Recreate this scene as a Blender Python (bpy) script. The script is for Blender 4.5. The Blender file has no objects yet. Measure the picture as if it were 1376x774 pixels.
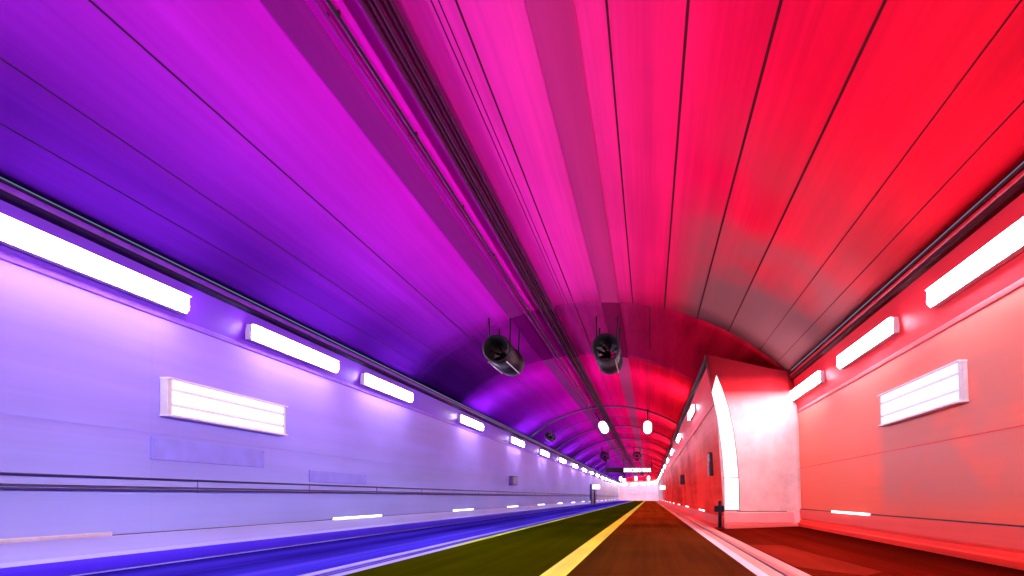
import bpy, bmesh, math, random
from mathutils import Vector, Matrix

random.seed(7)
R = math.radians
scene = bpy.context.scene
C = scene.collection

# ------------------------------------------------------------------ camera, world, exposure
EYE = 1.28
cam_d = bpy.data.cameras.new('camera')
cam = bpy.data.objects.new('camera', cam_d); C.objects.link(cam)
cam.location = (0, 0, EYE); cam.rotation_euler = (R(90), 0, 0)
cam_d.sensor_width = 36; cam_d.lens = 36 * 800 / 1376
cam_d.shift_x = -185 / 1376; cam_d.shift_y = 281 / 1376
cam_d.clip_start = 0.05; cam_d.clip_end = 2000
scene.camera = cam

world = bpy.data.worlds.new('World'); scene.world = world; world.use_nodes = True
wn = world.node_tree.nodes; wl = world.node_tree.links
sky = wn.new('ShaderNodeTexSky'); sky.sky_type = 'NISHITA'; sky.sun_disc = False
sky.sun_elevation = R(35); sky.sun_rotation = R(200)
wl.new(sky.outputs[0], wn['Background'].inputs[0]); wn['Background'].inputs[1].default_value = 0.06

scene.view_settings.view_transform = 'Standard'; scene.view_settings.look = 'None'
scene.view_settings.gamma = 1; scene.view_settings.use_curve_mapping = False
scene.view_settings.exposure = 0.45
scene.render.engine = 'CYCLES'
scene.cycles.use_denoising = True
scene.cycles.max_bounces = 8; scene.cycles.diffuse_bounces = 5
scene.cycles.glossy_bounces = 3
scene.cycles.sample_clamp_indirect = 6

LAMP_POWER = 72.0
S0, BR = 186.0, 45.0            # end of the straight, radius of the bend
REAR, END = -26.0, 186.0 + 45 * R(80)
BAY = 23.6                      # where the lay-by ends
TB = BAY + 6.0                  # where the funnel of the ceiling has reached the lower vault

# ------------------------------------------------------------------ helpers
def srgb(*c):
    return tuple((v/255/12.92 if v/255 <= .04045 else ((v/255+.055)/1.055)**2.4) for v in c)

def frame_at(s):
    """position on the path and the vector to its right"""
    if s <= S0: return Vector((0, s, 0)), Vector((1, 0, 0)), 0.0
    t = (s - S0) / BR
    return Vector((-BR + BR*math.cos(t), S0 + BR*math.sin(t), 0)), Vector((math.cos(t), math.sin(t), 0)), t

def pt(s, x, z):
    p, r, t = frame_at(s)
    return p + r*x + Vector((0, 0, z))

def stations(s0, s1, step=4.0):
    out = [s0]; s = s0
    while s < s1 - 1e-6:
        s = min(s + (step if s < S0 - 1e-6 else 1.6), s1)
        if out[-1] < S0 < s: s = S0
        out.append(s)
    return out

def link(name, me, mat, parent=None):
    o = bpy.data.objects.new(name, me); C.objects.link(o)
    for m in (mat if isinstance(mat, (list, tuple)) else [mat]):
        if m: me.materials.append(m)
    if parent: o.parent = parent
    return o

def tag(o, label=None, cat=None, group=None, kind=None):
    if label: o['label'] = label
    if cat: o['category'] = cat
    if group: o['group'] = group
    if kind: o['kind'] = kind
    return o

def empty(name, loc=(0, 0, 0), rz=0):
    o = bpy.data.objects.new(name, None); C.objects.link(o)
    o.location = loc; o.rotation_euler = (0, 0, rz); o.empty_display_size = .3
    return o

def sweep_mesh(profile, s0, s1, closed=True, step=4.0, smooth=False, bm=None):
    """sweeps a profile of (x, z) along the tunnel; UV = (x, run)"""
    own = bm is None
    if own: bm = bmesh.new()
    uv = bm.loops.layers.uv.verify()
    st = stations(s0, s1, step)
    rows = [[bm.verts.new(pt(s, x, z)) for x, z in profile] for s in st]
    n = len(profile)
    lim = n if closed else n - 1
    for i in range(len(st) - 1):
        for k in range(lim):
            j = (k + 1) % n
            f = bm.faces.new((rows[i][k], rows[i][j], rows[i+1][j], rows[i+1][k]))
            f.smooth = smooth
            for l, (x, s) in zip(f.loops, ((profile[k][0], st[i]), (profile[j][0], st[i]), (profile[j][0], st[i+1]), (profile[k][0], st[i+1]))):
                l[uv].uv = (x, s)
    if closed:
        for row, s in ((rows[0], s0), (rows[-1], s1)):
            f = bm.faces.new(row)
            for l, (x, z) in zip(f.loops, profile): l[uv].uv = (x, s)
    if not own: return bm
    bmesh.ops.recalc_face_normals(bm, faces=bm.faces)
    me = bpy.data.meshes.new('m'); bm.to_mesh(me); bm.free()
    return me

def sweep(name, profile, s0, s1, mat, parent=None, **k):
    o = link(name, sweep_mesh(profile, s0, s1, **k), mat, parent); o.data.name = name
    return o

def loft(name, pa, pb, s0, s1, mat, parent, n=6, smooth=False):
    bm = bmesh.new(); uv = bm.loops.layers.uv.verify(); rows = []
    for i in range(n+1):
        u = i/n; k = u*u*(3-2*u)
        rows.append([bm.verts.new((a[0]+(b[0]-a[0])*k, s0+(s1-s0)*u, a[1]+(b[1]-a[1])*k)) for a, b in zip(pa, pb)])
    m = len(pa)
    for a, b in zip(rows, rows[1:]):
        for j in range(m): bm.faces.new((a[j], a[(j+1) % m], b[(j+1) % m], b[j])).smooth = smooth
    bm.faces.new(rows[0]); bm.faces.new(rows[-1])
    for f in bm.faces:
        for l in f.loops: l[uv].uv = (l.vert.co.x, l.vert.co.y)
    return build(name, bm, mat, parent)

def rect(x0, x1, z0, z1): return [(x0, z0), (x1, z0), (x1, z1), (x0, z1)]

def bm_box(bm, x0, x1, y0, y1, z0, z1, bevel=0):
    vs = [bm.verts.new((x, y, z)) for x in (x0, x1) for y in (y0, y1) for z in (z0, z1)]
    fs = [bm.faces.new([vs[i] for i in q]) for q in ((0,1,3,2),(4,6,7,5),(0,4,5,1),(2,3,7,6),(0,2,6,4),(1,5,7,3))]
    if bevel:
        es = list({e for f in fs for e in f.edges})
        bmesh.ops.bevel(bm, geom=es, offset=bevel, segments=2, affect='EDGES', profile=.5)

def bm_tube(bm, a, b, r, n=10, r2=None):
    a, b = Vector(a), Vector(b); d = (b - a).normalized()
    u = d.orthogonal().normalized(); w = d.cross(u)
    r2 = r if r2 is None else r2
    A = [bm.verts.new(a + (u*math.cos(2*math.pi*i/n) + w*math.sin(2*math.pi*i/n))*r) for i in range(n)]
    B = [bm.verts.new(b + (u*math.cos(2*math.pi*i/n) + w*math.sin(2*math.pi*i/n))*r2) for i in range(n)]
    for i in range(n):
        j = (i+1) % n
        bm.faces.new((A[i], A[j], B[j], B[i])).smooth = True
    bm.faces.new(A[::-1]); bm.faces.new(B)

def bm_lathe(bm, prof, cx=0, cz=0, n=40):
    """revolves (r, y) about the y axis through (cx, cz)"""
    rows = [[bm.verts.new((cx + r*math.cos(2*math.pi*i/n), y, cz + r*math.sin(2*math.pi*i/n))) for i in range(n)] for r, y in prof]
    for a, b in zip(rows, rows[1:]):
        for i in range(n):
            j = (i+1) % n
            bm.faces.new((a[i], a[j], b[j], b[i])).smooth = True

def build(name, bm, mat, parent=None, normals=True):
    if normals: bmesh.ops.recalc_face_normals(bm, faces=bm.faces)
    me = bpy.data.meshes.new(name); bm.to_mesh(me); bm.free()
    return link(name, me, mat, parent)

def copy_tree(o, parent=None):
    c = o.copy(); C.objects.link(c); c.parent = parent
    for ch in [x for x in o.children]: copy_tree(ch, c)
    return c

ORD = ('first second third fourth fifth sixth seventh eighth ninth tenth eleventh twelfth thirteenth fourteenth fifteenth '
       'sixteenth seventeenth eighteenth nineteenth twentieth').split()
ORD += ['twenty-' + o for o in ORD[:9]] + ['thirtieth'] + ['thirty-' + o for o in ORD[:9]]

# ------------------------------------------------------------------ materials
class NT:
    def __init__(s, name):
        s.m = bpy.data.materials.new(name); s.m.use_nodes = True
        s.n = s.m.node_tree.nodes; s.l = s.m.node_tree.links
        s.b = s.n['Principled BSDF']
    def add(s, t, **k):
        n = s.n.new(t)
        for a, v in k.items(): setattr(n, a, v)
        return n
    def math(s, op, a, b=None, c=None, clamp=False):
        n = s.add('ShaderNodeMath', operation=op, use_clamp=clamp)
        for i, v in enumerate((a, b, c)):
            if v is None: continue
            if isinstance(v, (int, float)): n.inputs[i].default_value = v
            else: s.l.new(v, n.inputs[i])
        return n.outputs[0]
    def rng(s, v, a, b, c=0.0, d=1.0, smooth=True):
        n = s.add('ShaderNodeMapRange', clamp=True)
        n.interpolation_type = 'SMOOTHSTEP' if smooth else 'LINEAR'
        s.l.new(v, n.inputs[0])
        for i, x in enumerate((a, b, c, d)): n.inputs[i+1].default_value = x
        return n.outputs[0]
    def mix(s, f, a, b, mode='MIX'):
        n = s.add('ShaderNodeMix', data_type='RGBA', blend_type=mode)
        for i, v in ((0, f), (6, a), (7, b)):
            if isinstance(v, (int, float)): n.inputs[i].default_value = v
            elif isinstance(v, tuple): n.inputs[i].default_value = (*v[:3], 1)
            else: s.l.new(v, n.inputs[i])
        return n.outputs[2]
    def ramp(s, v, stops, interp='LINEAR'):
        lo, hi = stops[0][0], stops[-1][0]
        r = s.add('ShaderNodeValToRGB'); r.color_ramp.interpolation = interp
        s.l.new(s.rng(v, lo, hi, smooth=False), r.inputs[0])
        el = r.color_ramp.elements
        while len(el) < len(stops): el.new(0.5)
        for e, (p, c) in zip(el, stops):
            e.position = (p - lo) / (hi - lo)
        for e, (p, c) in zip(el, stops): e.color = (*c, 1)
        return r.outputs[0]
    def noise(s, vec, scale=1, detail=3, rough=.55):
        n = s.add('ShaderNodeTexNoise'); n.inputs['Scale'].default_value = scale
        n.inputs['Detail'].default_value = detail; n.inputs['Roughness'].default_value = rough
        s.l.new(vec, n.inputs['Vector']); return n.outputs[0]
    def xyz(s, a, b, c=0.0):
        n = s.add('ShaderNodeCombineXYZ')
        for i, v in enumerate((a, b, c)):
            if isinstance(v, (int, float)): n.inputs[i].default_value = v
            else: s.l.new(v, n.inputs[i])
        return n.outputs[0]

def paint(name, stops, axis='x', far=None, streak=.16, rough=.35, spec=.5, coat=0.0, joints=0.0, patches=None, blotch=.10):
    """painted lining: colour bands across the section, streaked lengthwise along the traffic"""
    t = NT(name)
    uv = t.add('ShaderNodeUVMap'); su = t.add('ShaderNodeSeparateXYZ'); t.l.new(uv.outputs[0], su.inputs[0])
    tc = t.add('ShaderNodeNewGeometry'); sp = t.add('ShaderNodeSeparateXYZ'); t.l.new(tc.outputs['Position'], sp.inputs[0])
    x, run, z = su.outputs[0], su.outputs[1], sp.outputs[2]
    v = x if axis == 'x' else z
    col = t.ramp(v, [(p, c) for p, c in stops]) if len(stops) > 1 else None
    if col is None:
        rg = t.add('ShaderNodeRGB'); rg.outputs[0].default_value = (*stops[0][1], 1); col = rg.outputs[0]
    if far:
        fm = t.rng(run, far[0], far[1])
        if len(far) > 3: fm = t.math('MULTIPLY', fm, t.rng(x, far[3]-.05, far[3]+.3))
        col = t.mix(fm, col, far[2])
    # lengthwise streaks in two widths, standing in for motion blur
    v1 = t.xyz(t.math('MULTIPLY', x, 1.7), t.math('MULTIPLY', run, .055), t.math('MULTIPLY', z, 1.7))
    n1 = t.noise(v1, 1.0, 4, .6)
    v2 = t.xyz(t.math('MULTIPLY', x, 11), t.math('MULTIPLY', run, .12), t.math('MULTIPLY', z, 11))
    n2 = t.noise(v2, 1.0, 3, .6)
    n3 = t.noise(t.xyz(t.math('MULTIPLY', x, .25), t.math('MULTIPLY', run, .16), t.math('MULTIPLY', z, .3)), 1.0, 3, .5)
    g = t.math('ADD', t.rng(n1, .3, .7, 1-streak, 1+streak*.6, False), t.rng(n2, .3, .7, -streak*.25, streak*.2, False))
    g = t.math('MULTIPLY', g, t.rng(n3, .3, .7, 1-blotch, 1+blotch*.6))
    col = t.mix(1.0, col, t.xyz(g, g, g), 'MULTIPLY')
    if joints:
        fr = t.math('FRACT', t.math('DIVIDE', t.math('ADD', run, 100), 3.66))
        d = t.math('ABSOLUTE', t.math('SUBTRACT', fr, .5))
        col = t.mix(t.math('MULTIPLY', t.rng(d, .004, .012, 1, 0), joints), col, (.03, .012, .05))
    if patches:  # desaturated patches of the colour grade mixed into the paint
        r0, r1, q0, q1, sc, amount, scol = patches
        edge = .35*(r1-r0)
        m = t.math('MULTIPLY', t.rng(run, r0, r0+edge), t.rng(run, r1-edge*.3, r1, 1, 0))
        w = .25*(q1-q0)
        m = t.math('MULTIPLY', m, t.math('MULTIPLY', t.rng(v, q0, q0+w), t.rng(v, q1-w, q1, 1, 0)))
        n = t.noise(t.xyz(t.math('MULTIPLY', x, .5), t.math('MULTIPLY', run, .55), t.math('MULTIPLY', z, .9)), sc, 2, .5)
        m = t.math('MULTIPLY', m, t.math('MULTIPLY', t.rng(n, .26, .54), amount))
        col = t.mix(m, col, scol)
    t.l.new(col, t.b.inputs['Base Color'])
    t.b.inputs['Roughness'].default_value = rough
    t.l.new(t.rng(n1, .3, .7, rough-.06, rough+.12, False), t.b.inputs['Roughness'])
    t.b.inputs['Specular IOR Level'].default_value = spec
    if coat:
        t.b.inputs['Coat Weight'].default_value = coat; t.b.inputs['Coat Roughness'].default_value = .25
    bp = t.add('ShaderNodeBump'); bp.inputs['Strength'].default_value = .02; bp.inputs['Distance'].default_value = .02
    t.l.new(n2, bp.inputs['Height']); t.l.new(bp.outputs[0], t.b.inputs['Normal'])
    return t.m

def plain(name, col, rough=.5, metal=0.0, spec=.5, var=.2, scale=6):
    t = NT(name)
    tc = t.add('ShaderNodeTexCoord')
    n = t.noise(tc.outputs['Object'], scale, 4, .6)
    t.l.new(t.mix(t.rng(n, .3, .7), tuple(c*(1-var) for c in col), tuple(min(1, c*(1+var*.5)) for c in col)), t.b.inputs['Base Color'])
    t.l.new(t.rng(n, .3, .7, max(.05, rough-.08), rough+.1), t.b.inputs['Roughness'])
    t.b.inputs['Metallic'].default_value = metal; t.b.inputs['Specular IOR Level'].default_value = spec
    return t.m

def glow(name, col, strength):
    t = NT(name)
    t.b.inputs['Base Color'].default_value = (.8, .8, .8, 1)
    t.b.inputs['Emission Color'].default_value = (*col, 1)
    t.b.inputs['Emission Strength'].default_value = strength
    return t.m

VAULT = [(-10, srgb(66, 16, 140)), (-8.6, srgb(96, 22, 164)), (-7.6, srgb(150, 32, 200)), (-6.3, srgb(198, 34, 212)),
         (-4.7, srgb(238, 18, 214)), (-3.2, srgb(246, 48, 186)), (-1.7, srgb(250, 54, 160)), (-.3, srgb(252, 36, 118)),
         (1.2, srgb(252, 20, 80)), (2.6, srgb(250, 18, 58)), (4.2, srgb(240, 24, 48)), (5.8, srgb(226, 20, 36))]
VAULT_IN = [(-9.5, srgb(100, 20, 185)), (-8, srgb(135, 20, 188)), (-6.5, srgb(178, 16, 188)), (-5, srgb(220, 10, 185)), (-3.5, srgb(238, 10, 150)),
            (-2, srgb(244, 10, 105)), (0, srgb(250, 12, 68)), (1.5, srgb(246, 18, 48)), (2.4, srgb(240, 22, 44))]
def shade(stops, k): return [(p, tuple(c*k for c in col)) for p, col in stops]
GREY_TONE = (.17, .085, .085)  # desaturated tone for the ceiling patches
M = {}
M['vault'] = paint('vault_paint', shade(VAULT, .82), 'x', streak=.2, rough=.5, spec=.0, patches=(9.5, BAY+12, .3, 7.2, .36, .9, GREY_TONE))
M['vault_plain'] = paint('inner_vault_paint', VAULT_IN, 'x', streak=.2, rough=.55, spec=0.0)
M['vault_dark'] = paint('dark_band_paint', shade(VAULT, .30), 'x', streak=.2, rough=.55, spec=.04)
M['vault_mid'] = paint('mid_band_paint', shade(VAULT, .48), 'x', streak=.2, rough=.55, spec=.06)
M['vault_turn'] = paint('transition_shade', shade(VAULT, .36), 'x', streak=.3, rough=.6, spec=0.0, blotch=.25)  # ceiling colours darkened, painting in the shade of the narrowing part
M['vault_band_turn'] = paint('transition_band_shade', shade(VAULT, .19), 'x', streak=.2, rough=.6, spec=0.0)  # bands darkened further for the same painted shade
M['rib'] = paint('rib_paint', shade(VAULT, .33), 'x', streak=.1, rough=.5, spec=.15)
M['joint'] = paint('joint_filler', shade(VAULT, .07), 'x', streak=.1, rough=.7, spec=.1)
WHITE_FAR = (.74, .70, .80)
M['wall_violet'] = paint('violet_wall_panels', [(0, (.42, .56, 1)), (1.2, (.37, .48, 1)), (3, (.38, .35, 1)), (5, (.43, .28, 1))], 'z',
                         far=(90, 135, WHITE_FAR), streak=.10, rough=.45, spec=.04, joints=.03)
M['band_violet'] = paint('violet_upper_band', [(4.8, srgb(128, 62, 240)), (6, srgb(120, 40, 235))], 'z', streak=.1, rough=.45, spec=.2)
M['plinth_violet'] = paint('violet_plinth', [(.2, (.42, .50, 1)), (.7, (.46, .56, 1))], 'z', streak=.15, rough=.5, spec=.08)
M['kerb_blue'] = paint('blue_kerb_paint', [(0, srgb(66, 42, 235)), (.3, srgb(84, 60, 250))], 'z', streak=.25, rough=.5, spec=.08)
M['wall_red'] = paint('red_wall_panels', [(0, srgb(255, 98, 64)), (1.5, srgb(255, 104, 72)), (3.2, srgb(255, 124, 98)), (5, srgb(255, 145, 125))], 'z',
                      streak=.10, rough=.36, spec=.12, joints=.03, patches=(7.6, 15.5, .55, 4.6, .75, .75, (.58, .20, .15)))
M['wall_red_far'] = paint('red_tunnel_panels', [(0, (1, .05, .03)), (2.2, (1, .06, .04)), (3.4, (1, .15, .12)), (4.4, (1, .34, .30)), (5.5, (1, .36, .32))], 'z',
                          far=(105, 150, (.8, .7, .7)), streak=.16, rough=.5, spec=0.0, joints=.25, blotch=.3)  # paler top and whiter far end paint in lamp glare
M['band_red'] = paint('red_upper_band', [(4.5, srgb(250, 40, 52)), (6.2, srgb(236, 20, 44))], 'z', streak=.1, rough=.45, spec=.2)
M['plinth_red'] = paint('red_plinth', [(.1, srgb(255, 84, 72)), (.9, srgb(255, 100, 84))], 'z', streak=.15, rough=.5, spec=.08)
M['kerb_red'] = paint('red_kerb_paint', [(0, srgb(255, 40, 28)), (.4, srgb(255, 56, 40))], 'z', streak=.25, rough=.5, spec=.06)
M['end_wall'] = paint('end_wall_painted_light', [(0, (.92, .50, .42)), (2, (.92, .56, .48)), (4.3, (.92, .62, .55)), (4.9, (.92, .42, .38)), (5.5, (.72, .02, .025)), (6.1, (.20, .003, .008)), (9.2, (.12, .002, .006))], 'z', streak=.16, rough=.55, spec=.06)  # lamplight painted pale low down, shade painted dark red at the top
M['arch_face'] = paint('arch_face_shade', shade(VAULT_IN, .22) + [(6, srgb(130, 4, 22))], 'x', streak=.1, rough=.6, spec=.06)  # inner ceiling colours darkened to paint the arch in shade
M['white_wall'] = paint('white_bend_panels', [(0, (.82, .80, .80)), (6, (.80, .78, .78))], 'z', streak=.1, rough=.3, joints=.3)
M['white_band'] = glow('edge_panel_glow', (1, .95, .95), .6)  # emission added to brighten the white edge strip
M['shadow_gap'] = plain('black_rubber', (.012, .006, .02), .6)
M['cornice_violet'] = plain('dark_violet_trough', (.014, .004, .05), .6, 0, .15)
M['rim_violet'] = plain('violet_rim', srgb(118, 44, 205), .35)
M['cornice_red'] = plain('dark_red_trough', (.06, .004, .008), .6, 0, .15)
M['rim_red'] = plain('red_rim', srgb(215, 24, 40), .35)
M['ledge_violet'] = plain('pale_violet_ledge', srgb(150, 95, 250), .5, spec=.2)
M['ledge_red'] = plain('pale_red_ledge', srgb(255, 100, 100), .5, spec=.2)
M['black'] = plain('black_enamel', (.010, .005, .009), .6, 0, .15)
M['fan'] = plain('dark_fan_steel', (.014, .007, .014), .6, 0, .2)
M['fan_in'] = plain('black_fan_liner', (.006, .004, .006), .7)
M['plate'] = plain('violet_plate', (.31, .34, .96), .5, spec=.06, var=.08, scale=2)
M['steel'] = plain('galvanised_steel', (.5, .47, .5), .35, .7)
M['bluesteel'] = plain('dark_blue_steel', (.05, .035, .22), .45)
M['greybox'] = plain('grey_blue_box', (.16, .13, .42), .45)
M['redbox'] = plain('dark_red_box', (.07, .012, .014), .45)
M['cable'] = plain('navy_cable', (.012, .008, .07), .5)
M['cable_red'] = plain('maroon_cable', (.09, .006, .012), .5)
M['slat_glow'] = glow('slat_glow', (.97, .96, 1), .45)  # glow added to make the box slats look whiter
M['white'] = plain('white_enamel', (.82, .82, .83), .35, var=.06)
M['white_rib'] = plain('grey_white_enamel', (.70, .70, .71), .35, var=.1)
M['lamp'] = glow('lamp_diffuser', (.90, .80, 1.0), LAMP_POWER)
M['marker'] = glow('marker_lens', (1, .97, 1), 3.0)
M['signal'] = glow('signal_lens', (1, .93, .97), 3.0)
M['letters'] = glow('sign_letters', (1, .86, .86), 2.2)
M['exit'] = glow('exit_sign_lens', (.96, .95, 1), 2.0)

def asphalt(name, stops, rough=.42, streak=.3, spec=0.0, far=None):
    m = paint(name, stops, 'x', streak=streak, rough=rough, spec=spec, blotch=.2, far=far)
    nt = m.node_tree; b = nt.nodes['Principled BSDF']
    tc = nt.nodes.new('ShaderNodeNewGeometry'); v = nt.nodes.new('ShaderNodeTexNoise')
    v.inputs['Scale'].default_value = 60; v.inputs['Detail'].default_value = 3
    nt.links.new(tc.outputs['Position'], v.inputs['Vector'])
    g = nt.nodes.new('ShaderNodeMapRange'); nt.links.new(v.outputs[0], g.inputs[0])
    for i, q in enumerate((.3, .7, .72, 1.22)): g.inputs[i+1].default_value = q
    old = b.inputs['Base Color'].links[0].from_socket
    mx = nt.nodes.new('ShaderNodeMix'); mx.data_type = 'RGBA'; mx.blend_type = 'MULTIPLY'; mx.inputs[0].default_value = 1
    cc = nt.nodes.new('ShaderNodeCombineXYZ')
    for i in range(3): nt.links.new(g.outputs[0], cc.inputs[i])
    nt.links.new(old, mx.inputs[6]); nt.links.new(cc.outputs[0], mx.inputs[7]); nt.links.new(mx.outputs[2], b.inputs['Base Color'])
    bp = nt.nodes.new('ShaderNodeBump'); bp.inputs['Strength'].default_value = .35; bp.inputs['Distance'].default_value = .01
    nt.links.new(v.outputs[0], bp.inputs['Height']); nt.links.new(bp.outputs[0], b.inputs['Normal'])
    return m
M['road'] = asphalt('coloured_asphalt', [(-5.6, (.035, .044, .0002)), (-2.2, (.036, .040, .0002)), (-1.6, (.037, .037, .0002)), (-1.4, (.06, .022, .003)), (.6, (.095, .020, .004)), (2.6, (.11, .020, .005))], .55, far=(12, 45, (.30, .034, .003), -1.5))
M['shoulder'] = asphalt('blue_asphalt', [(-9.9, (.009, .004, .10)), (-9.2, (.014, .008, .16)), (-8.3, (.036, .02, .40)), (-7.6, (.016, .008, .19)), (-6.9, (.042, .026, .50)), (-6.6, (.075, .05, .62)), (-6.4, (.042, .028, .50)), (-5.2, (.055, .036, .60))], .4, .4)
M['bay'] = asphalt('red_asphalt', [(2.4, (.15, .010, .003)), (4, (.16, .006, .002)), (5.0, (.10, .004, .001)), (6.0, (.035, .002, .001))], .45, .35)
M['patch'] = asphalt('repaired_asphalt', [(2.4, (.28, .018, .008)), (4, (.25, .014, .006))], .5, .2)
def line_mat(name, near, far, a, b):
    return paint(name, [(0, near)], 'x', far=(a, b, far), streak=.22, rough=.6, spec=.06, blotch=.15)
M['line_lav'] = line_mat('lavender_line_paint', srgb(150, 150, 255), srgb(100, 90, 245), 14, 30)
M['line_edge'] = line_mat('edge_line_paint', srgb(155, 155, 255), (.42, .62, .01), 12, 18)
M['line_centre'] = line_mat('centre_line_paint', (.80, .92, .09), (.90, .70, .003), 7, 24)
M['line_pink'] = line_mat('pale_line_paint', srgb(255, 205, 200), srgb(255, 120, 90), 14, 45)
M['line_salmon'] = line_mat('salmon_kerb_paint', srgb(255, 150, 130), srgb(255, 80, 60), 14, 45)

# ------------------------------------------------------------------ section geometry
def circle3(a, b, c):
    ax, ay, bx, by, cx, cy = *a, *b, *c
    d = 2*(ax*(by-cy)+bx*(cy-ay)+cx*(ay-by))
    ux = ((ax*ax+ay*ay)*(by-cy)+(bx*bx+by*by)*(cy-ay)+(cx*cx+cy*cy)*(ay-by))/d
    uy = ((ax*ax+ay*ay)*(cx-bx)+(bx*bx+by*by)*(ax-cx)+(cx*cx+cy*cy)*(bx-ax))/d
    return ux, uy, math.hypot(ax-ux, ay-uy)

WIDE = circle3((-9.42, 5.93), (-1.9, 9.02), (5.48, 6.2))
NARROW = circle3((-9.42, 5.93), (-3.1, 8.38), (2.22, 6.95))
WIDE_X, NARROW_X = (-9.42, 5.48), (-9.42, 2.22)

def arc_pts(circ, xa, xb, n, off=0.0):
    cx, cz, r = circ
    a0 = math.acos((xa-cx)/r) if True else 0; a1 = math.acos((xb-cx)/r)
    return [(cx + (r+off)*math.cos(a0+(a1-a0)*i/n), cz + (r+off)*math.sin(a0+(a1-a0)*i/n)) for i in range(n+1)]

def at_ratio(circ, q, off=0.0):
    """point of the vault seen at lateral/height = q from the eye's axis"""
    cx, cz, r = circ; r += off
    # x = q*h, z = EYE+h
    a = q*q+1; b = 2*(-q*cx + (EYE-cz)); c = cx*cx + (EYE-cz)**2 - r*r
    h = (-b + math.sqrt(b*b-4*a*c))/(2*a)
    return q*h, EYE+h

# ------------------------------------------------------------------ the setting: road surfaces
def structure(name, prof, s0, s1, mat, **k):
    return tag(sweep(name, prof, s0, s1, mat, **k), kind='structure')
structure('ground', rect(-30, 30, -1.2, -.42), REAR-5, S0, plain('bedrock', (.12, .11, .10), .9))
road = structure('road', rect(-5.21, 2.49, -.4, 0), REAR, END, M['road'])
structure('shoulder', rect(-9.9, -5.212, -.4, -.002), REAR, END, M['shoulder'])
lay = structure('lay_by', [(2.492, -.4), (6.3, -.4), (6.3, .16), (2.492, .03)], REAR, BAY, M['bay'])
def on_road(name, x0, x1, mat, s0=REAR, s1=END, z=.004, h=.004, parent=road):
    return sweep(name, rect(x0, x1, z-.003, z+h), s0, s1, mat, parent)
on_road('centre_line', -1.78, -1.36, M['line_centre'])
on_road('edge_line', -5.19, -5.0, M['line_edge'])
on_road('separator_line', -5.66, -5.47, M['line_lav'], h=.012)
on_road('groove', -5.36, -5.30, M['shadow_gap'], h=.001)
on_road('edge_line', 1.75, 1.94, M['line_pink'])
on_road('edge_strip', 1.945, 2.17, M['line_salmon'])
on_road('groove', 2.175, 2.235, M['shadow_gap'], h=.001)
structure('kerb', [(2.24, .003), (2.485, .003), (2.485, .07), (2.45, .085), (2.27, .085), (2.24, .07)], REAR, END, M['line_salmon'])
structure('gutter', rect(-9.52, -9.40, -.001, .004), REAR, END, M['shadow_gap'])
structure('gutter_line', rect(-9.395, -9.30, -.001, .006), REAR, END, M['line_lav'])
# the lighter repaired patch of the lay-by
bm = bmesh.new(); uvl = bm.loops.layers.uv.verify()
zz = lambda x: .03 + (x-2.492)*.13/3.808 + .004
pp = [(2.60, 15.6), (2.62, 10.6), (3.35, 9.2), (3.75, 9.6), (3.35, 15.0)]
vs = [bm.verts.new((x, y, zz(x))) for x, y in pp]; f = bm.faces.new(vs)
for l, (x, y) in zip(f.loops, pp): l[uvl].uv = (x, y)
build('patch', bm, M['patch'], lay)

# ------------------------------------------------------------------ walls
def wall(name, label, cat='tunnel wall'):
    return tag(empty(name), label, cat)
lw = wall('tunnel_wall', 'long violet panelled tunnel wall with a paler plinth and a darker violet lamp band')
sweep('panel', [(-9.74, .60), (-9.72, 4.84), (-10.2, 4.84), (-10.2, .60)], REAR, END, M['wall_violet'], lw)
sweep('plinth', [(-10.2, -.1), (-9.54, -.1), (-9.54, .22), (-9.60, .30), (-9.66, .585), (-10.2, .585)], REAR, END, M['plinth_violet'], lw)
sweep('kerb', [(-9.535, -.2), (-9.525, -.2), (-9.525, .15), (-9.535, .235)], REAR, END, M['kerb_blue'], lw)
sweep('seam', [(-9.72, .586), (-9.70, .586), (-9.70, .599), (-9.72, .599)], REAR, END, M['cable'], lw)
sweep('seam', [(-9.735, 2.53), (-9.722, 2.53), (-9.722, 2.545), (-9.735, 2.545)], REAR, END, M['plate'], lw)
sweep('ledge', [(-10.2, 4.845), (-9.705, 4.845), (-9.695, 4.86), (-9.695, 4.94), (-9.705, 4.96), (-10.2, 4.96)], REAR, END, M['ledge_violet'], lw)
sweep('upper_band', [(-9.71, 4.962), (-9.56, 5.66), (-10.2, 5.66), (-10.2, 4.962)], REAR, END, M['band_violet'], lw)
lc = tag(empty('cornice'), 'dark violet cable trough running along the top of the violet wall', 'cable trough')
sweep('trough', [(-10.2, 5.664), (-9.42, 5.664), (-9.40, 5.69), (-9.40, 5.745), (-10.2, 5.745)], REAR, END, M['cornice_violet'], lc)
sweep('rim', [(-10.2, 5.749), (-9.43, 5.749), (-9.41, 5.80), (-9.41, 5.85), (-10.2, 5.85)], REAR, END, M['rim_violet'], lc)
sweep('lip', [(-10.2, 5.854), (-9.38, 5.854), (-9.38, 5.89), (-10.2, 5.89)], REAR, END, M['cornice_violet'], lc)

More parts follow.
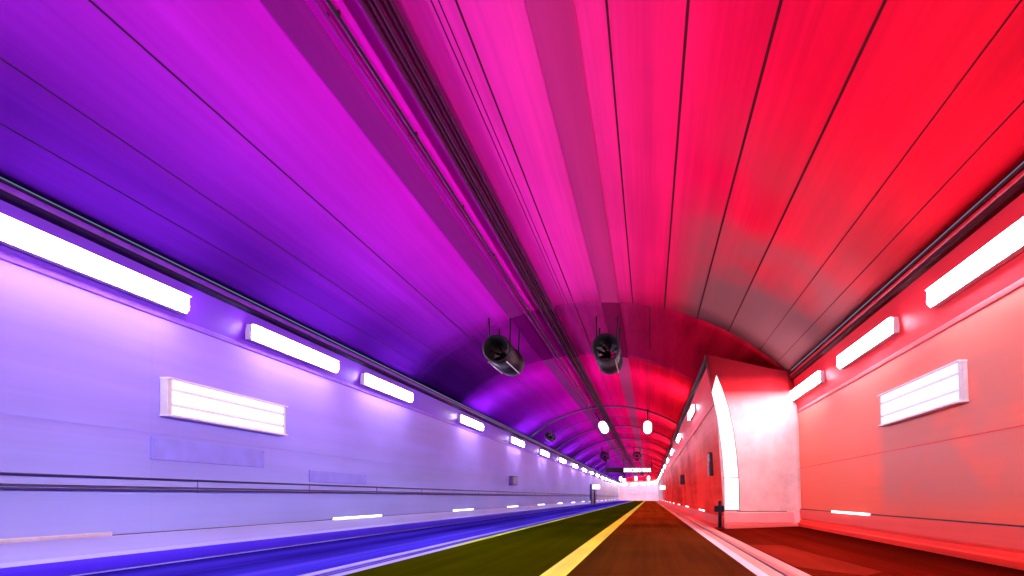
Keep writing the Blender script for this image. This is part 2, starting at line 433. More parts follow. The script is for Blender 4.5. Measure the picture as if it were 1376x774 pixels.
rw = wall('tunnel_wall', 'glossy red panelled wall of the lay-by with greyish stains below its white box')
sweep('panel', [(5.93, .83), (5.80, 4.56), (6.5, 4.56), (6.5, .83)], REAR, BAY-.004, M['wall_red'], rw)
sweep('plinth', [(6.5, .0), (6.0, .0), (5.98, .36), (5.90, .45), (5.87, .80), (6.5, .80)], REAR, BAY-.004, M['plinth_red'], rw)
sweep('kerb', [(5.99, .0), (5.80, .0), (5.80, .26), (5.84, .285), (5.88, .285), (5.90, .38), (5.97, .40)], REAR, BAY-.004, M['kerb_red'], rw)
sweep('seam', rect(5.90, 5.94, .803, .827), REAR, BAY-.004, M['shadow_gap'], rw)
sweep('seam', rect(5.868, 5.90, 2.40, 2.415), REAR, BAY-.004, M['kerb_red'], rw)
sweep('ledge', [(6.5, 4.565), (5.785, 4.565), (5.775, 4.58), (5.772, 4.65), (5.782, 4.68), (6.5, 4.68)], REAR, BAY-.004, M['ledge_red'], rw)
sweep('upper_band', [(5.78, 4.684), (5.62, 5.86), (6.5, 5.86), (6.5, 4.684)], REAR, BAY-.004, M['band_red'], rw)
rc = tag(empty('cornice'), 'dark red cable trough running above the red lay-by wall', 'cable trough')
sweep('trough', [(6.5, 5.864), (5.50, 5.864), (5.47, 5.89), (5.47, 5.98), (6.5, 5.98)], REAR, BAY-.004, M['cornice_red'], rc)
sweep('rim', [(6.5, 5.984), (5.50, 5.984), (5.48, 6.03), (5.48, 6.08), (6.5, 6.08)], REAR, BAY-.004, M['rim_red'], rc)
sweep('lip', [(6.5, 6.084), (5.44, 6.084), (5.44, 6.14), (6.5, 6.14)], REAR, BAY-.004, M['cornice_red'], rc)

NB = BAY + .5
def narrow_wall(label, s0, s1, panel, band, plinth, ledge):
    w = wall('tunnel_wall', label)
    sweep('panel', [(2.95, .50), (2.62, 5.0), (3.4, 5.0), (3.4, .50)], s0, s1, panel, w)
    sweep('plinth', [(3.4, -.1), (2.80, -.1), (2.80, .12), (2.86, .16), (2.90, .485), (3.4, .485)], s0, s1, plinth, w)
    sweep('ledge', [(3.4, 5.005), (2.58, 5.005), (2.56, 5.03), (2.56, 5.07), (2.60, 5.10), (3.4, 5.10)], s0, s1, ledge, w)
    sweep('upper_band', [(2.61, 5.105), (2.36, 6.66), (3.4, 6.66), (3.4, 5.105)], s0, s1, band, w)
    return w
narrow_wall('red tunnel wall with painted lamp glare beyond the white edged opening', BAY+.002, S0, M['wall_red_far'], M['band_red'], M['kerb_red'], M['ledge_red'])
narrow_wall('bright white wall on the far bend', S0+.004, END, M['white_wall'], M['white_wall'], M['white_wall'], M['white_wall'])
nc = tag(empty('cornice'), 'black cable trough above the red wall beyond the lay-by', 'cable trough')
sweep('trough', [(2.7, 6.664), (2.26, 6.664), (2.22, 6.70), (2.22, 6.80), (2.7, 6.80)], BAY+.002, S0, M['black'], nc)
sweep('lip', [(2.7, 6.804), (2.24, 6.804), (2.20, 6.88), (2.7, 6.88)], BAY+.002, S0, M['cornice_red'], nc)
structure('pavement', [(2.487, -.1), (2.85, -.1), (2.85, .10), (2.487, .085)], BAY, END, M['kerb_red'])

# end wall of the lay-by: the crescent between the wide and the narrow section
def resample(pts, n):
    L = [0]
    for a, b in zip(pts, pts[1:]): L.append(L[-1] + math.dist(a, b))
    out = []; k = 0
    for i in range(n+1):
        d = L[-1]*i/n
        while k < len(L)-2 and L[k+1] < d: k += 1
        u = (d-L[k])/(L[k+1]-L[k])
        out.append((pts[k][0]+(pts[k+1][0]-pts[k][0])*u, pts[k][1]+(pts[k+1][1]-pts[k][1])*u))
    return out
inner_wall = [(2.955, .0), (2.955, .5), (2.625, 5.0), (2.20, 6.95)]
outer_wall = [(6.05, .0), (5.98, .8), (5.84, 4.6), (5.53, 6.22)]
inner = resample(inner_wall, 24)
outer = resample(outer_wall, 24)
ew = tag(empty('end_wall', (0, BAY, 0)), 'end wall of the lay-by, painted pale pink as lamplight and dark red as shade at its top, edged by a white strip', 'end wall')
bm = bmesh.new(); uvl = bm.loops.layers.uv.verify()
grid = []
K = 16
for (ix, iz), (ox, oz) in zip(inner, outer):
    row = []
    for k in range(K+1):
        u = k/K
        row.append(bm.verts.new((ix+(ox-ix)*u, -.38*max(0, (u-.75)/.25)**2, iz+(oz-iz)*u)))
    row2 = [bm.verts.new((v.co.x, .5, v.co.z)) for v in (row[0], row[-1])]
    grid.append((row, row2))
for gi, ((a, a2), (b, b2)) in enumerate(zip(grid, grid[1:])):
    for k in range(K):
        f = bm.faces.new((a[k], a[k+1], b[k+1], b[k])); f.smooth = True
    f = bm.faces.new((a[0], b[0], b2[0], a2[0])); f.material_index = 1 if gi >= 24 else 0; bm.faces.new((a[-1], a2[-1], b2[-1], b[-1])); bm.faces.new((a2[0], b2[0], b2[1], a2[1]))
for f in bm.faces:
    for l in f.loops: l[uvl].uv = (l.vert.co.x, l.vert.co.z*.6)
bmesh.ops.remove_doubles(bm, verts=bm.verts, dist=1e-4)
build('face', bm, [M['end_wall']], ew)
# soffit behind the top of the end wall
bm = bmesh.new(); uvl = bm.loops.layers.uv.verify()
lo = [(5.5, BAY, 6.21), (2.21, BAY, 6.945), (2.21, TB+.3, 6.945)]; A = [bm.verts.new(p) for p in lo]; B = [bm.verts.new((x+.01, y, z+.3)) for x, y, z in lo]
bm.faces.new(A); bm.faces.new(B[::-1])
for i in range(3): bm.faces.new((A[i], A[(i+1) % 3], B[(i+1) % 3], B[i]))
for f in bm.faces:
    for l in f.loops: l[uvl].uv = (l.vert.co.x, l.vert.co.y)
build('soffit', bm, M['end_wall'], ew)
# white edge following the opening, its upper end cut on a slant
def table(t, v):
    for (a, x), (b, y) in zip(t, t[1:]):
        if v <= b: return x + (y-x)*max(0, (v-a))/(b-a)
    return t[-1][1]
IN_X = [(.78, 2.975), (1.9, 2.965), (3.0, 2.88), (4.35, 2.70), (5.04, 2.55), (5.43, 2.46)]
OUT_X = [(.78, 3.54), (2.0, 3.51), (3.0, 3.42), (3.9, 3.30), (4.87, 3.09), (5.57, 2.86), (6.1, 2.64)]
def edge_strip(name, z0, z1, mat, d=.06, grow=0.0):
    bm = bmesh.new(); uvl = bm.loops.layers.uv.verify(); rows = []
    for i in range(41):
        z = z0 + (z1-z0)*i/40; zo = z + .67*max(0, (z-.78)/4.65)**3
        xi, xo = table(IN_X, z) - grow*.3, table(OUT_X, zo) + grow
        rows.append([bm.verts.new(c) for c in ((xi, -d, z), (xo, -d, zo), (xo, -.003, zo), (xi, -.003, z))])
    for a, b in zip(rows, rows[1:]):
        for k in range(4): bm.faces.new((a[k], a[(k+1) % 4], b[(k+1) % 4], b[k]))
    bm.faces.new(rows[0]); bm.faces.new(rows[-1])
    for f in bm.faces:
        for l in f.loops: l[uvl].uv = (l.vert.co.x, l.vert.co.z)
    return build(name, bm, mat, ew)
edge_strip('edge_panel', .78, 2.02, M['white_band'])
edge_strip('edge_panel', 2.05, 5.43, M['white_band'])
edge_strip('edge_trim', .76, 5.47, M['redbox'], d=.02, grow=.035)
bm = bmesh.new()
bm_box(bm, 2.97, 5.80, -.42, -.004, .0, .24, .03); bm_box(bm, 2.97, 5.86, -.14, -.004, .245, .70, .04)
uvl = bm.loops.layers.uv.verify()
for f in bm.faces:
    for l in f.loops: l[uvl].uv = (l.vert.co.x, l.vert.co.z)
build('plinth', bm, paint('end_plinth_paint', [(.0, srgb(255, 105, 90)), (.25, srgb(255, 110, 95)), (.3, srgb(255, 165, 155)), (.7, srgb(255, 165, 155))], 'z', streak=.1), ew)
bm = bmesh.new(); bm_box(bm, 3.45, 5.9, -.03, -.004, .705, .73); build('seam', bm, M['cable_red'], ew)

# ------------------------------------------------------------------ vaults
def vault(name, label, circ, xs, s0, s1, mat):
    v = tag(empty(name), label, 'tunnel ceiling')
    inn = arc_pts(circ, *xs, 48); out = arc_pts(circ, *xs, 48, .45)
    sweep('lining', inn + out[::-1], s0, s1, mat, v, smooth=False)
    for f in v.children[0].data.polygons: f.use_smooth = len(f.vertices) == 4
    return v
wv = vault('tunnel_vault', 'wide arched ceiling over the lay-by fading from violet through magenta to red', WIDE, WIDE_X, REAR, BAY-.002, M['vault'])
nv = vault('tunnel_vault', 'lower arched ceiling beyond the lay-by with dark crosswise ribs', NARROW, NARROW_X, TB+.002, END, M['vault_plain'])
tv = tag(empty('tunnel_vault'), 'narrowing ceiling with painted-in shade between the wide arch over the lay-by and the lower one', 'tunnel ceiling')
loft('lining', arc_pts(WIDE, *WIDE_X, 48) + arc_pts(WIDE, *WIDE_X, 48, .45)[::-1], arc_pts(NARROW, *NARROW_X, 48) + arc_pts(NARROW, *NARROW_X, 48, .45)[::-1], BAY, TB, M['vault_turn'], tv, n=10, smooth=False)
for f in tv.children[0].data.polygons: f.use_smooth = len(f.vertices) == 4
def strip_prof(circ, q0, q1, proud=.02, n=4):
    a, b = at_ratio(circ, q0), at_ratio(circ, q1)
    return arc_pts(circ, a[0], b[0], n, -proud) + arc_pts(circ, a[0], b[0], n, .05)[::-1]
def strip(name, parent, circ, q0, q1, s0, s1, mat, proud=.02, n=4):
    a, b = at_ratio(circ, q0), at_ratio(circ, q1)
    inn = arc_pts(circ, a[0], b[0], n, -proud); out = arc_pts(circ, a[0], b[0], n, .05)
    return sweep(name, inn + out[::-1], s0, s1, mat, parent)
def joint(parent, circ, q, w, s0, s1, proud=.006):
    x, z = at_ratio(circ, q); 
    return strip('joint', parent, circ, q - w/(2*(z-EYE)), q + w/(2*(z-EYE)), s0, s1, M['joint'], proud, 1)
for q, w in ((-1.127, .038), (-1.48, .022), (-1.738, .022), (-.44, .022), (-.425, .02), (-.39, .035), (-.087, .035), (.078, .048), (.265, .052), (.4745, .052), (.748, .028), (.945, .03)):
    joint(wv, WIDE, q, w, REAR, BAY-.004)
for q, w in ((-1.127, .04), (-.39, .03), (.0, .03)):
    joint(nv, NARROW, q, w, TB+.004, END)
for parent, circ, s0, s1 in ((wv, WIDE, REAR, BAY-.004), (nv, NARROW, TB+.004, END)):
    strip('dark_band', parent, circ, -.783, -.695, s0, s1, M['vault_dark'])
    strip('dark_band', parent, circ, -.25, -.155, s0, s1, M['vault_mid'])
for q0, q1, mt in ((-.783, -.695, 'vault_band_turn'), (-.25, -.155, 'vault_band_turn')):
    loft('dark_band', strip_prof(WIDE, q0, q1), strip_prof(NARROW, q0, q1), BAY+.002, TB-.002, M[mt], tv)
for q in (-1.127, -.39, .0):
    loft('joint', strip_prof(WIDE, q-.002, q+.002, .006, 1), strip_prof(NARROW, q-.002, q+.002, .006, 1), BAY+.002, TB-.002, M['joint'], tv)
for i in range(12):                                   # crosswise ribs
    s = 46.0 + 12.6*i
    inn = arc_pts(NARROW, -9.3, 2.15, 32, -.10); out = arc_pts(NARROW, -9.3, 2.15, 32, .02)
    sweep('rib', inn + out[::-1], s, s+.55, M['rib'], nv)
    if i < 9:
        inn = arc_pts(NARROW, -9.3, 2.15, 32, -.03)
        sweep('rib', inn + out[::-1], s+6.3, s+6.55, M['rib'], nv)

# cable runs under the vault
def cable_tray(label, q0, q1, drop):
    t = tag(empty('cable_tray'), label, 'cable tray')
    trays, cabs = [], {}
    for circ, s0, s1 in ((WIDE, REAR, BAY-.01), (NARROW, TB+.01, END)):
        a, b = at_ratio(circ, q0, -drop), at_ratio(circ, q1, -drop)
        d = .05
        trays.append([a, b, (b[0], b[1]+d), (a[0], a[1]+d)])
        sweep('tray', [a, b, (b[0], b[1]+d), (a[0], a[1]+d)], s0, s1, M['vault_dark'], t)
        for u, r in ((.12, .03), (.3, .022), (.47, .035), (.66, .02), (.84, .028)):
            x, z = a[0]+(b[0]-a[0])*u, a[1]+(b[1]-a[1])*u - r - .004
            prof = [(x+r*math.cos(k*math.pi/4), z+r*math.sin(k*math.pi/4)) for k in range(8)]
            sweep('cable', prof, s0, s1, M['joint'], t)
            cabs.setdefault(u, []).append(prof)
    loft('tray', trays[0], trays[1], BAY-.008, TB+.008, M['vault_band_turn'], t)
    for pa, pb in cabs.values(): loft('cable', pa, pb, BAY-.008, TB+.008, M['joint'], t)
    for s in [REAR+1+3*k for k in range(15)]:
        bm = bmesh.new()
        x, z = at_ratio(WIDE, (q0+q1)/2, -drop); bm_tube(bm, (x, s, z+.055), (x, s, z+drop+.02), .015, 6)
        build('hanger', bm, M['joint'], t)
    return t
cable_tray('dark magenta cable tray carrying several cables, hung under the ceiling left of the middle', -.588, -.505, .12)
def cable(label, q, r, drop, mat):
    t = tag(empty('ceiling_cable'), label, 'cable')
    for circ, s0, s1 in ((WIDE, REAR, BAY-.01), (NARROW, TB+.01, END)):
        x, z = at_ratio(circ, q, -drop)
        pr = [(x+r*math.cos(k*math.pi/4), z+r*math.sin(k*math.pi/4)) for k in range(8)]
        sweep('conduit', pr, s0, s1, mat, t)
        if circ is WIDE: keep = pr
        else: loft('conduit', keep, pr, BAY-.008, TB+.008, mat, t)
    for s in [REAR+2+3*k for k in range(15)]:
        bm = bmesh.new()
        x, z = at_ratio(WIDE, q, -drop); bm_box(bm, x-.02, x+.02, s-.02, s+.02, z, z+drop+.02)
        build('clip', bm, M['joint'], t)
cable('thin black conduit under the ceiling between the dark band and the cable tray', -.648, .03, .09, M['black'])
cable('slim dark magenta conduit beside the black one on the ceiling', -.672, .03, .05, M['vault_dark'])

# ------------------------------------------------------------------ wall cables and guard rail on the violet wall
g = tag(sweep('wall_cable', [(-9.70+.022*math.cos(k*math.pi/4), 1.632+.022*math.sin(k*math.pi/4)) for k in range(8)], REAR, S0, M['cable']),
        'thin dark blue cable along the violet wall, above the double rail', 'cable')
gr = tag(empty('guard_rail'), 'double dark blue rail along the violet wall, below the single cable', 'rail')
sweep('rail', rect(-9.70, -9.65, 1.462, 1.485), REAR, S0, M['cable'], gr)
sweep('rail', rect(-9.70, -9.64, 1.398, 1.432), REAR, S0, M['cable'], gr)
for k in range(50):
    bm = bmesh.new(); bm_box(bm, -9.73, -9.705, REAR+1+4.2*k, REAR+1.06+4.2*k, 1.38, 1.66)
    build('bracket', bm, M['wall_violet'], gr)

# ------------------------------------------------------------------ wall lamps
def lamp_proto(length=3.85):
    t = empty('wall_lamp')                     # faces +x, back at x = 0
    h = length/2
    bm = bmesh.new(); bm_box(bm, -.03, .035, -h, h, -.21, .12, .01); build('housing', bm, M['white'], t)
    bm = bmesh.new()
    pr = [(.037, -.205), (.13, -.195), (.17, -.15), (.17, .06), (.14, .105), (.037, .115)]
    A = [bm.verts.new((x, -h+.03, z)) for x, z in pr]; B = [bm.verts.new((x, h-.03, z)) for x, z in pr]
    for k in range(6): bm.faces.new((A[k], A[(k+1) % 6], B[(k+1) % 6], B[k]))
    bm.faces.new(A); bm.faces.new(B)
    build('diffuser', bm, M['lamp'], t)
    bm = bmesh.new(); bm_box(bm, -.05, .185, -h-.025, h+.025, .127, .139); build('hood', bm, M['white'], t)  # hood added to keep lamp light off the ceiling above
    bm = bmesh.new(); bm_box(bm, -.05, .085, -h-.025, h+.025, -.222, -.211); build('lip', bm, M['white'], t)  # lip added to block light falling on the wall below
    for s in (-1, 1):
        bm = bmesh.new(); bm_box(bm, -.05, .10, s*(h+.012)-.01, s*(h+.012)+.01, -.21, .125); build('end_plate', bm, M['white'], t)
    return t
proto = lamp_proto(); used = [False]
def put_lamp(s, x, z, side, label, group):
    o = copy_tree(proto) if used[0] else proto
    used[0] = True
    p, r, th = frame_at(s)
    o.location = pt(s, x, z); o.rotation_euler = (0, 0, th + (0 if side < 0 else math.pi))
    tag(o, label, 'wall lamp', group)
GL, GR = 'lamps in a row along the violet wall', 'lamps in a row along the red wall'
left = [10.3, 16.15, 21.8] + [31.9 + 11.0*i for i in range(14)]
for i, s in enumerate(left):
    put_lamp(s, -9.60, 5.27, -1, f'lit white lamp on the violet wall, {ORD[i]} in its row from the near end', GL)
for i, s in enumerate((4.8, -1.2, -7.2, -13.2)):  # out-of-view lamps, added for their light on the near end
    put_lamp(s, -9.60, 5.27, -1, f'lit white lamp added out of view on the violet wall, {ORD[i]} going back', GL)
rb = [9.9, 15.55, 21.35]
for i, s in enumerate(rb):
    put_lamp(s, 5.66, 5.26, 1, f'lit white lamp on the red lay-by wall, {ORD[i]} in its row from the near end', GR)
for i, s in enumerate((4.2, -1.5, -7.2, -13)):  # unseen lamps on this side too, added for light
    put_lamp(s, 5.66, 5.26, 1, f'lit white lamp added out of view on the red wall, {ORD[i]} going back', GR)
rn = [33.5 + 14.6*i for i in range(11)]
for i, s in enumerate(rn):
    put_lamp(s, 2.44, 6.05, 1, f'lit white lamp on the red wall past the lay-by, {ORD[i]} beyond the opening', GR)
for i in range(9):
    s = S0 + 2.5 + 6.0*i
    put_lamp(s, 2.44, 6.05, 1, f'lit white lamp above the white wall of the far bend, {ORD[i]} round it', 'lamps round the far bend')
    if i < 6: put_lamp(s+2, -9.60, 5.27, -1, f'lit white lamp on the inner side of the far bend, {ORD[i]} round it', 'lamps round the far bend')

# ------------------------------------------------------------------ low marker lights
def marker_proto(name, lens, length=3.3):
    t = empty(name)
    bm = bmesh.new(); bm_box(bm, -.005, .03, -length/2, length/2, -.035, .035); build('housing', bm, M['white'], t)
    bm = bmesh.new(); bm_box(bm, .031, .055, -length/2+.02, length/2-.02, -.028, .028, .008); build('lens', bm, lens, t)
    return t
mk = marker_proto('marker_light', M['marker']); mused = [False]
def put_marker(s, x, z, side, label, group):
    o = copy_tree(mk) if mused[0] else mk
    mused[0] = True
    o.location = pt(s, x, z); o.rotation_euler = (0, 0, 0 if side < 0 else math.pi); tag(o, label, 'marker light', group)
GM = 'low marker lights along the walls'
for i in range(14):
    put_marker(19.8+11.1*i, -9.69, .62, -1, f'low white marker strip on the violet wall, {ORD[i]} lit one from the near end', GM)
o = marker_proto('marker_light', M['white_rib'], 2.6); o.location = (-9.69, 9.4, .62)
tag(o, 'dull unlit grey marker strip low on the violet wall at the near end', 'marker light', GM)
put_marker(17.5, 5.89, .815, 1, 'low white marker strip on the red lay-by wall', GM)
for i in range(11):
    put_marker(33.0+12.8*i, 2.92, .56, 1, f'low white marker strip on the red wall past the opening, {ORD[i]} along', GM)

# ------------------------------------------------------------------ white ribbed boxes on both walls
def ribbed_box(length):
    t = empty('wall_box'); h = length/2
    bm = bmesh.new(); bm_box(bm, -.02, .12, -h, h, -.38, .38, .02); build('body', bm, M['white_rib'], t)
    for z, d in ((.27, .09), (.0, .13), (-.26, .08)):
        bm = bmesh.new(); bm_box(bm, .122, .165, -h+.12, h-.12, z-d, z+d, .015); build('slat', bm, M['slat_glow'], t)
    for s in (-1, 1):
        bm = bmesh.new(); bm_box(bm, .122, .145, s*(h-.05)-.045, s*(h-.05)+.045, -.36, .36, .008); build('end_frame', bm, M['white_rib'], t)
    for z in (-.37, .37):
        bm = bmesh.new(); bm_box(bm, -.01, .20, -h-.01, h+.01, z-.02, z+.02, .006); build('frame', bm, M['white'], t)
    return t
b1 = ribbed_box(3.85); b1.location = (-9.72, 13.75, 3.28)
tag(b1, 'long white ribbed box with added glow on the violet wall below the lamps', 'wall box', 'white ribbed boxes on the walls')
b2 = copy_tree(b1); b2.location = (5.86, 12.85, 3.42); b2.rotation_euler = (0, R(1.9), math.pi)
b2['label'] = 'long white ribbed box with added glow on the red lay-by wall above a greyish patch'

# ------------------------------------------------------------------ jet fans
def jet_fan(r=.45, L=2.4):
    t = empty('jet_fan')
    bm = bmesh.new()
    bm_lathe(bm, [(r*1.0, -L/2), (r*1.08, -L/2+.02), (r*1.10, -L/2+.06), (r*1.10, -L*.22), (r*.98, -L*.20), (r*.98, L*.20), (r*1.10, L*.22), (r*1.10, L/2-.06), (r*1.0, L/2)])
    build('casing', bm, M['fan'], t)
    bm = bmesh.new()
    bm_lathe(bm, [(r*1.0, -L/2), (r*.93, -L/2+.06), (r*.86, -L*.22), (r*.86, L*.22), (r*.93, L/2-.06), (r*1.0, L/2)], n=40)
    build('liner', bm, M['fan_in'], t, normals=False)
    bm = bmesh.new()
    bm_lathe(bm, [(.005, -L*.16), (r*.14, -L*.145), (r*.24, -L*.09), (r*.26, 0), (r*.26, L*.12), (r*.15, L*.2), (.005, L*.22)], n=24)
    build('hub', bm, M['fan'], t)
    bm = bmesh.new()
    for k in range(9):
        a = 2*math.pi*k/9
        q = []
        for rr, tw in ((r*.24, .5), (r*.84, .25)):
            for sgn in (-1, 1):
                aa = a + sgn*.16*(r*.5/rr)
                q.append((rr*math.cos(aa), sgn*.12*tw*2, rr*math.sin(aa)))
        ft = [bm.verts.new(q[i]) for i in (0, 1, 3, 2)]; bk = [bm.verts.new((x, y+.02, z)) for x, y, z in (q[0], q[1], q[3], q[2])]
        bm.faces.new(ft); bm.faces.new(bk[::-1])
        for i in range(4): bm.faces.new((ft[i], bk[i], bk[(i+1) % 4], ft[(i+1) % 4]))
    build('blades', bm, M['fan'], t)
    for sx in (-1, 1):
        bm = bmesh.new(); bm_box(bm, sx*r*.72-.02, sx*r*.72+.02, -L*.42, L*.42, -r*.98, -r*.90, .01); build('skid', bm, M['steel'], t)
    for sx in (-1, 1):
        for sy in (-1, 1):
            bm = bmesh.new(); bm_tube(bm, (sx*r*.8, sy*L*.3, r*.6), (sx*r*.85, sy*L*.3, r+.75), .03, 8); build('hanger', bm, M['fan'], t)
    return t
fan = jet_fan(); fused = [False]
GF = 'jet fans hung under the ceiling'
def put_fan(s, x, z, label, k=1.0):
    o = copy_tree(fan) if fused[0] else fan
    fused[0] = True
    o.location = pt(s, x, z); o.scale = (k, k, k); tag(o, label, 'jet fan', GF)
put_fan(22.0, -5.36, EYE+5.2, 'dark jet fan under the violet ceiling, nearer the violet wall, of the nearest pair')
put_fan(22.0, -1.53, EYE+5.25, 'dark jet fan under the red side of the ceiling, of the nearest pair')
put_fan(45.0, -7.5, EYE+4.55, 'small dark fan close above the violet wall, alone between two pairs', .62)
for k, (s, w) in enumerate(((71.5, 'second'), (123, 'third'), (168, 'fourth'))):
    put_fan(s, -5.36, EYE+4.85, f'dark jet fan on the violet side of the {w} pair along the tunnel')
    put_fan(s, -1.53, EYE+4.9, f'dark jet fan on the red side of the {w} pair along the tunnel')

# ------------------------------------------------------------------ hanging signal lamps
def signal():
    t = empty('signal_lamp')
    def capsule(bm, w, h, y0, y1):
        pts = []
        for k in range(13): a = math.pi*k/12; pts.append((w*math.cos(a), h-w+w*math.sin(a)))
        for k in range(13): a = math.pi + math.pi*k/12; pts.append((w*math.cos(a), -(h-w)+w*math.sin(a)))
        A = [bm.verts.new((x, y0, z)) for x, z in pts]; B = [bm.verts.new((x, y1, z)) for x, z in pts]
        for i in range(len(pts)):
            j = (i+1) % len(pts); bm.faces.new((A[i], A[j], B[j], B[i]))
        bm.faces.new(A); bm.faces.new(B)
    bm = bmesh.new(); capsule(bm, .33, .50, .0, .25); build('housing', bm, M['black'], t)
    bm = bmesh.new(); capsule(bm, .30, .47, -.06, -.002); build('lens', bm, M['signal'], t)
    bm = bmesh.new(); bm_tube(bm, (0, .12, .5), (0, .12, 1.35), .055, 8); build('stem', bm, M['black'], t)
    for sx in (-1, 1):
        bm = bmesh.new(); bm_box(bm, sx*.46-.012, sx*.46+.012, -.02, .2, -.45, .62); build('side_bar', bm, M['cable_red'], t)
    return t
sg = signal(); sg.location = (-.15, 44, EYE+5.15)
tag(sg, 'upright oval lit signal lamp hanging on a dark stem under the red ceiling', 'signal lamp', 'oval signal lamps under the ceiling')
s2 = copy_tree(sg); s2.location = (-3.4, 44, EYE+5.15); s2.rotation_euler = (0, R(-28), 0)
s2['label'] = 'tilted oval lit signal lamp beside the cable tray'
for i, (px, py) in enumerate(((834, 643.5), (839, 646), (854.5, 643), (871.5, 642.5))):
    o = copy_tree(sg); D = 142 + i*.7
    o.location = ((px-873)*D/800, D, EYE-(py-668)*D/800); o.scale = (1.15,)*3
    o['label'] = ('far lit signal lamp, closest to the violet wall', 'far lit signal lamp, second from the violet wall',
                  'far lit signal lamp above the middle of the road', 'far lit signal lamp, closest to the red wall')[i]

# ------------------------------------------------------------------ overhead message sign
ms = tag(empty('message_sign', (0, 100, 0)), 'long black overhead sign, blank on one half and lettered in white light on the other', 'overhead sign')
bm = bmesh.new(); bm_box(bm, -7.5, .36, 0, .25, 5.42, 6.22, .02); build('board', bm, M['black'], ms)
for x in (-7.35, -4.4, .3):
    bm = bmesh.new(); bm_tube(bm, (x, .12, 6.2), (x, .12, min(8.6, NARROW[1] + math.sqrt(NARROW[2]**2-(x-NARROW[0])**2))+.02), .06 if x != -4.4 else .03, 8); build('hanger', bm, M['black'], ms)
cu = bpy.data.curves.new('lettering', 'FONT'); cu.body = 'DOMICREDO PUNAR'; cu.size = .86; cu.extrude = .015; cu.offset = .018
to = bpy.data.objects.new('lettering_source', cu); C.objects.link(to)
bpy.context.view_layer.update()
me = bpy.data.meshes.new_from_object(to.evaluated_get(bpy.context.evaluated_depsgraph_get()))
bpy.data.objects.remove(to)
xs = [v.co.x for v in me.vertices]; ys = [v.co.y for v in me.vertices]
kx = 4.55/(max(xs)-min(xs)); ky = .66/(max(ys)-min(ys))
me.transform(Matrix.Translation((-4.32, -.02, 5.49)) @ Matrix.Rotation(R(90), 4, 'X') @ Matrix.Diagonal((kx, ky, 1, 1)) @ Matrix.Translation((-min(xs), -min(ys), 0)))
me.materials.clear(); link('lettering', me, M['letters'], ms)

# ------------------------------------------------------------------ boxes, door, post on the walls
def wall_cabinet(name, loc, side, w, h, d, mat, label, cat):
    t = empty(name, loc, 0 if side < 0 else math.pi)
    bm = bmesh.new(); bm_box(bm, -.02, d, -w/2, w/2, -h/2, h/2, .02); build('body', bm, mat, t)
    bm = bmesh.new(); bm_box(bm, d+.001, d+.02, -w/2+.05, w/2-.05, -h/2+.05, h/2-.05, .006); dr = build('door', bm, mat, t)
    bm = bmesh.new(); bm_box(bm, d+.021, d+.05, w/2-.14, w/2-.09, -.08, .08); build('handle', bm, M['steel'], dr)
    bm = bmesh.new(); bm_box(bm, -.01, d+.05, -w/2-.02, w/2+.02, h/2+.001, h/2+.03); build('cover', bm, M['black'], t)
    return tag(t, label, cat)
wall_cabinet('emergency_cabinet', (-9.73, 42.0, 2.42), -1, 1.5, .58, .25, M['greybox'], 'small grey blue cabinet on the violet wall above the rails', 'cabinet')
wall_cabinet('emergency_cabinet', (2.86, 47.5, 2.65), 1, .6, .75, .42, M['redbox'], 'dark box standing out from the red wall past the opening', 'cabinet')
wall_cabinet('emergency_cabinet', (2.84, 26.4, 2.72), 1, .5, 1.0, .22, M['redbox'], 'dark tall box on the red wall just inside the white edged opening', 'cabinet')
# thin cable across the end wall to the box
bm = bmesh.new()
prev = (2.86, 46, 2.75)
for p in ((2.84, 27, 2.95), (2.84, BAY+.1, 3.0), (3.0, BAY-.1, 2.0)): pass
bm_tube(bm, (2.83, 47, 2.80), (2.80, 27.0, 3.05), .018, 6)
tag(build('wall_cable', bm, M['cable_red']), 'thin dark cable between the two dark boxes on the red wall', 'cable')

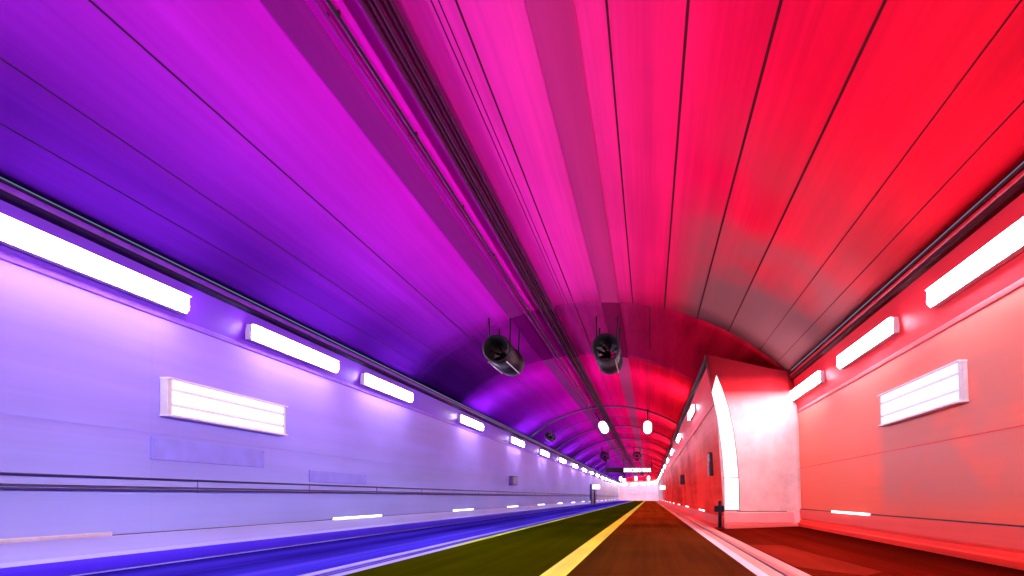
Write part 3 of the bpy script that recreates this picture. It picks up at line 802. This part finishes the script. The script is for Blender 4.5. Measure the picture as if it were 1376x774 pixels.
dr = tag(empty('emergency_door', (-9.72, 101, 0)), 'dark blue emergency doorway in the violet wall under a lit white sign', 'door')
bm = bmesh.new()
bm_box(bm, -.02, .34, -4.2, -1.1, .0, 3.4); bm_box(bm, -.02, .34, 1.1, 4.2, .0, 3.4); bm_box(bm, -.02, .34, -1.098, 1.098, 2.5, 3.4)
build('frame', bm, M['bluesteel'], dr)
bm = bmesh.new(); bm_box(bm, .0, .08, -1.09, 1.09, .02, 2.49); d_ = build('leaf', bm, plain('door_blue', (.03, .022, .16), .4), dr)
bm = bmesh.new(); bm_box(bm, .085, .13, .7, .95, 1.1, 1.16); build('handle', bm, M['steel'], d_)
es = tag(empty('exit_sign', (-9.42, 97.6, 2.95)), 'lit white box sign standing out beside the dark blue emergency doorway', 'sign')
bm = bmesh.new(); bm_box(bm, -.3, 1.3, -.1, .1, -.38, .38, .02); build('case', bm, M['white'], es)
bm = bmesh.new(); bm_box(bm, -.25, 1.25, -.125, -.102, -.33, .33); build('face', bm, M['exit'], es)
e2 = copy_tree(es); e2.location = (1.95, 104, 2.95); e2['label'] = 'lit white box sign standing out from the red wall'; e2.scale = (.6, 1, 1)

po = tag(empty('post', (2.72, BAY-.55, .085)), 'short dark post at the foot of the white edged opening', 'post')
bm = bmesh.new(); bm_tube(bm, (0, 0, 0), (0, 0, 1.05), .07, 12); build('pole', bm, M['black'], po)
bm = bmesh.new(); bm_box(bm, -.16, .16, -.16, .16, 0, .03, .005); build('base_plate', bm, M['black'], po)
bm = bmesh.new(); bm_box(bm, -.22, .16, -.06, .06, .62, .86, .02); build('head', bm, M['black'], po)

def flush_plate(s0, s1, z0, z1, label):
    t = tag(empty('access_plate', (-9.735, (s0+s1)/2, 0)), label, 'access plate'); h = (s1-s0)/2
    m = M['plate']
    bm = bmesh.new(); bm_box(bm, -.02, .035, -h, h, z0, z1, .008); p = build('plate', bm, m, t)
    for sy in (-1, 1):
        for z in (z0+.06, z1-.06):
            bm = bmesh.new(); bm_tube(bm, (.036, sy*(h-.08), z), (.045, sy*(h-.08), z), .018, 8); build('bolt', bm, M['plate'], t)
flush_plate(11.6, 15.0, 2.02, 2.46, 'long flat violet plate on the wall below the white ribbed box')
flush_plate(17.0, 20.4, 1.72, 2.06, 'short flat violet plate just above the single wall cable')
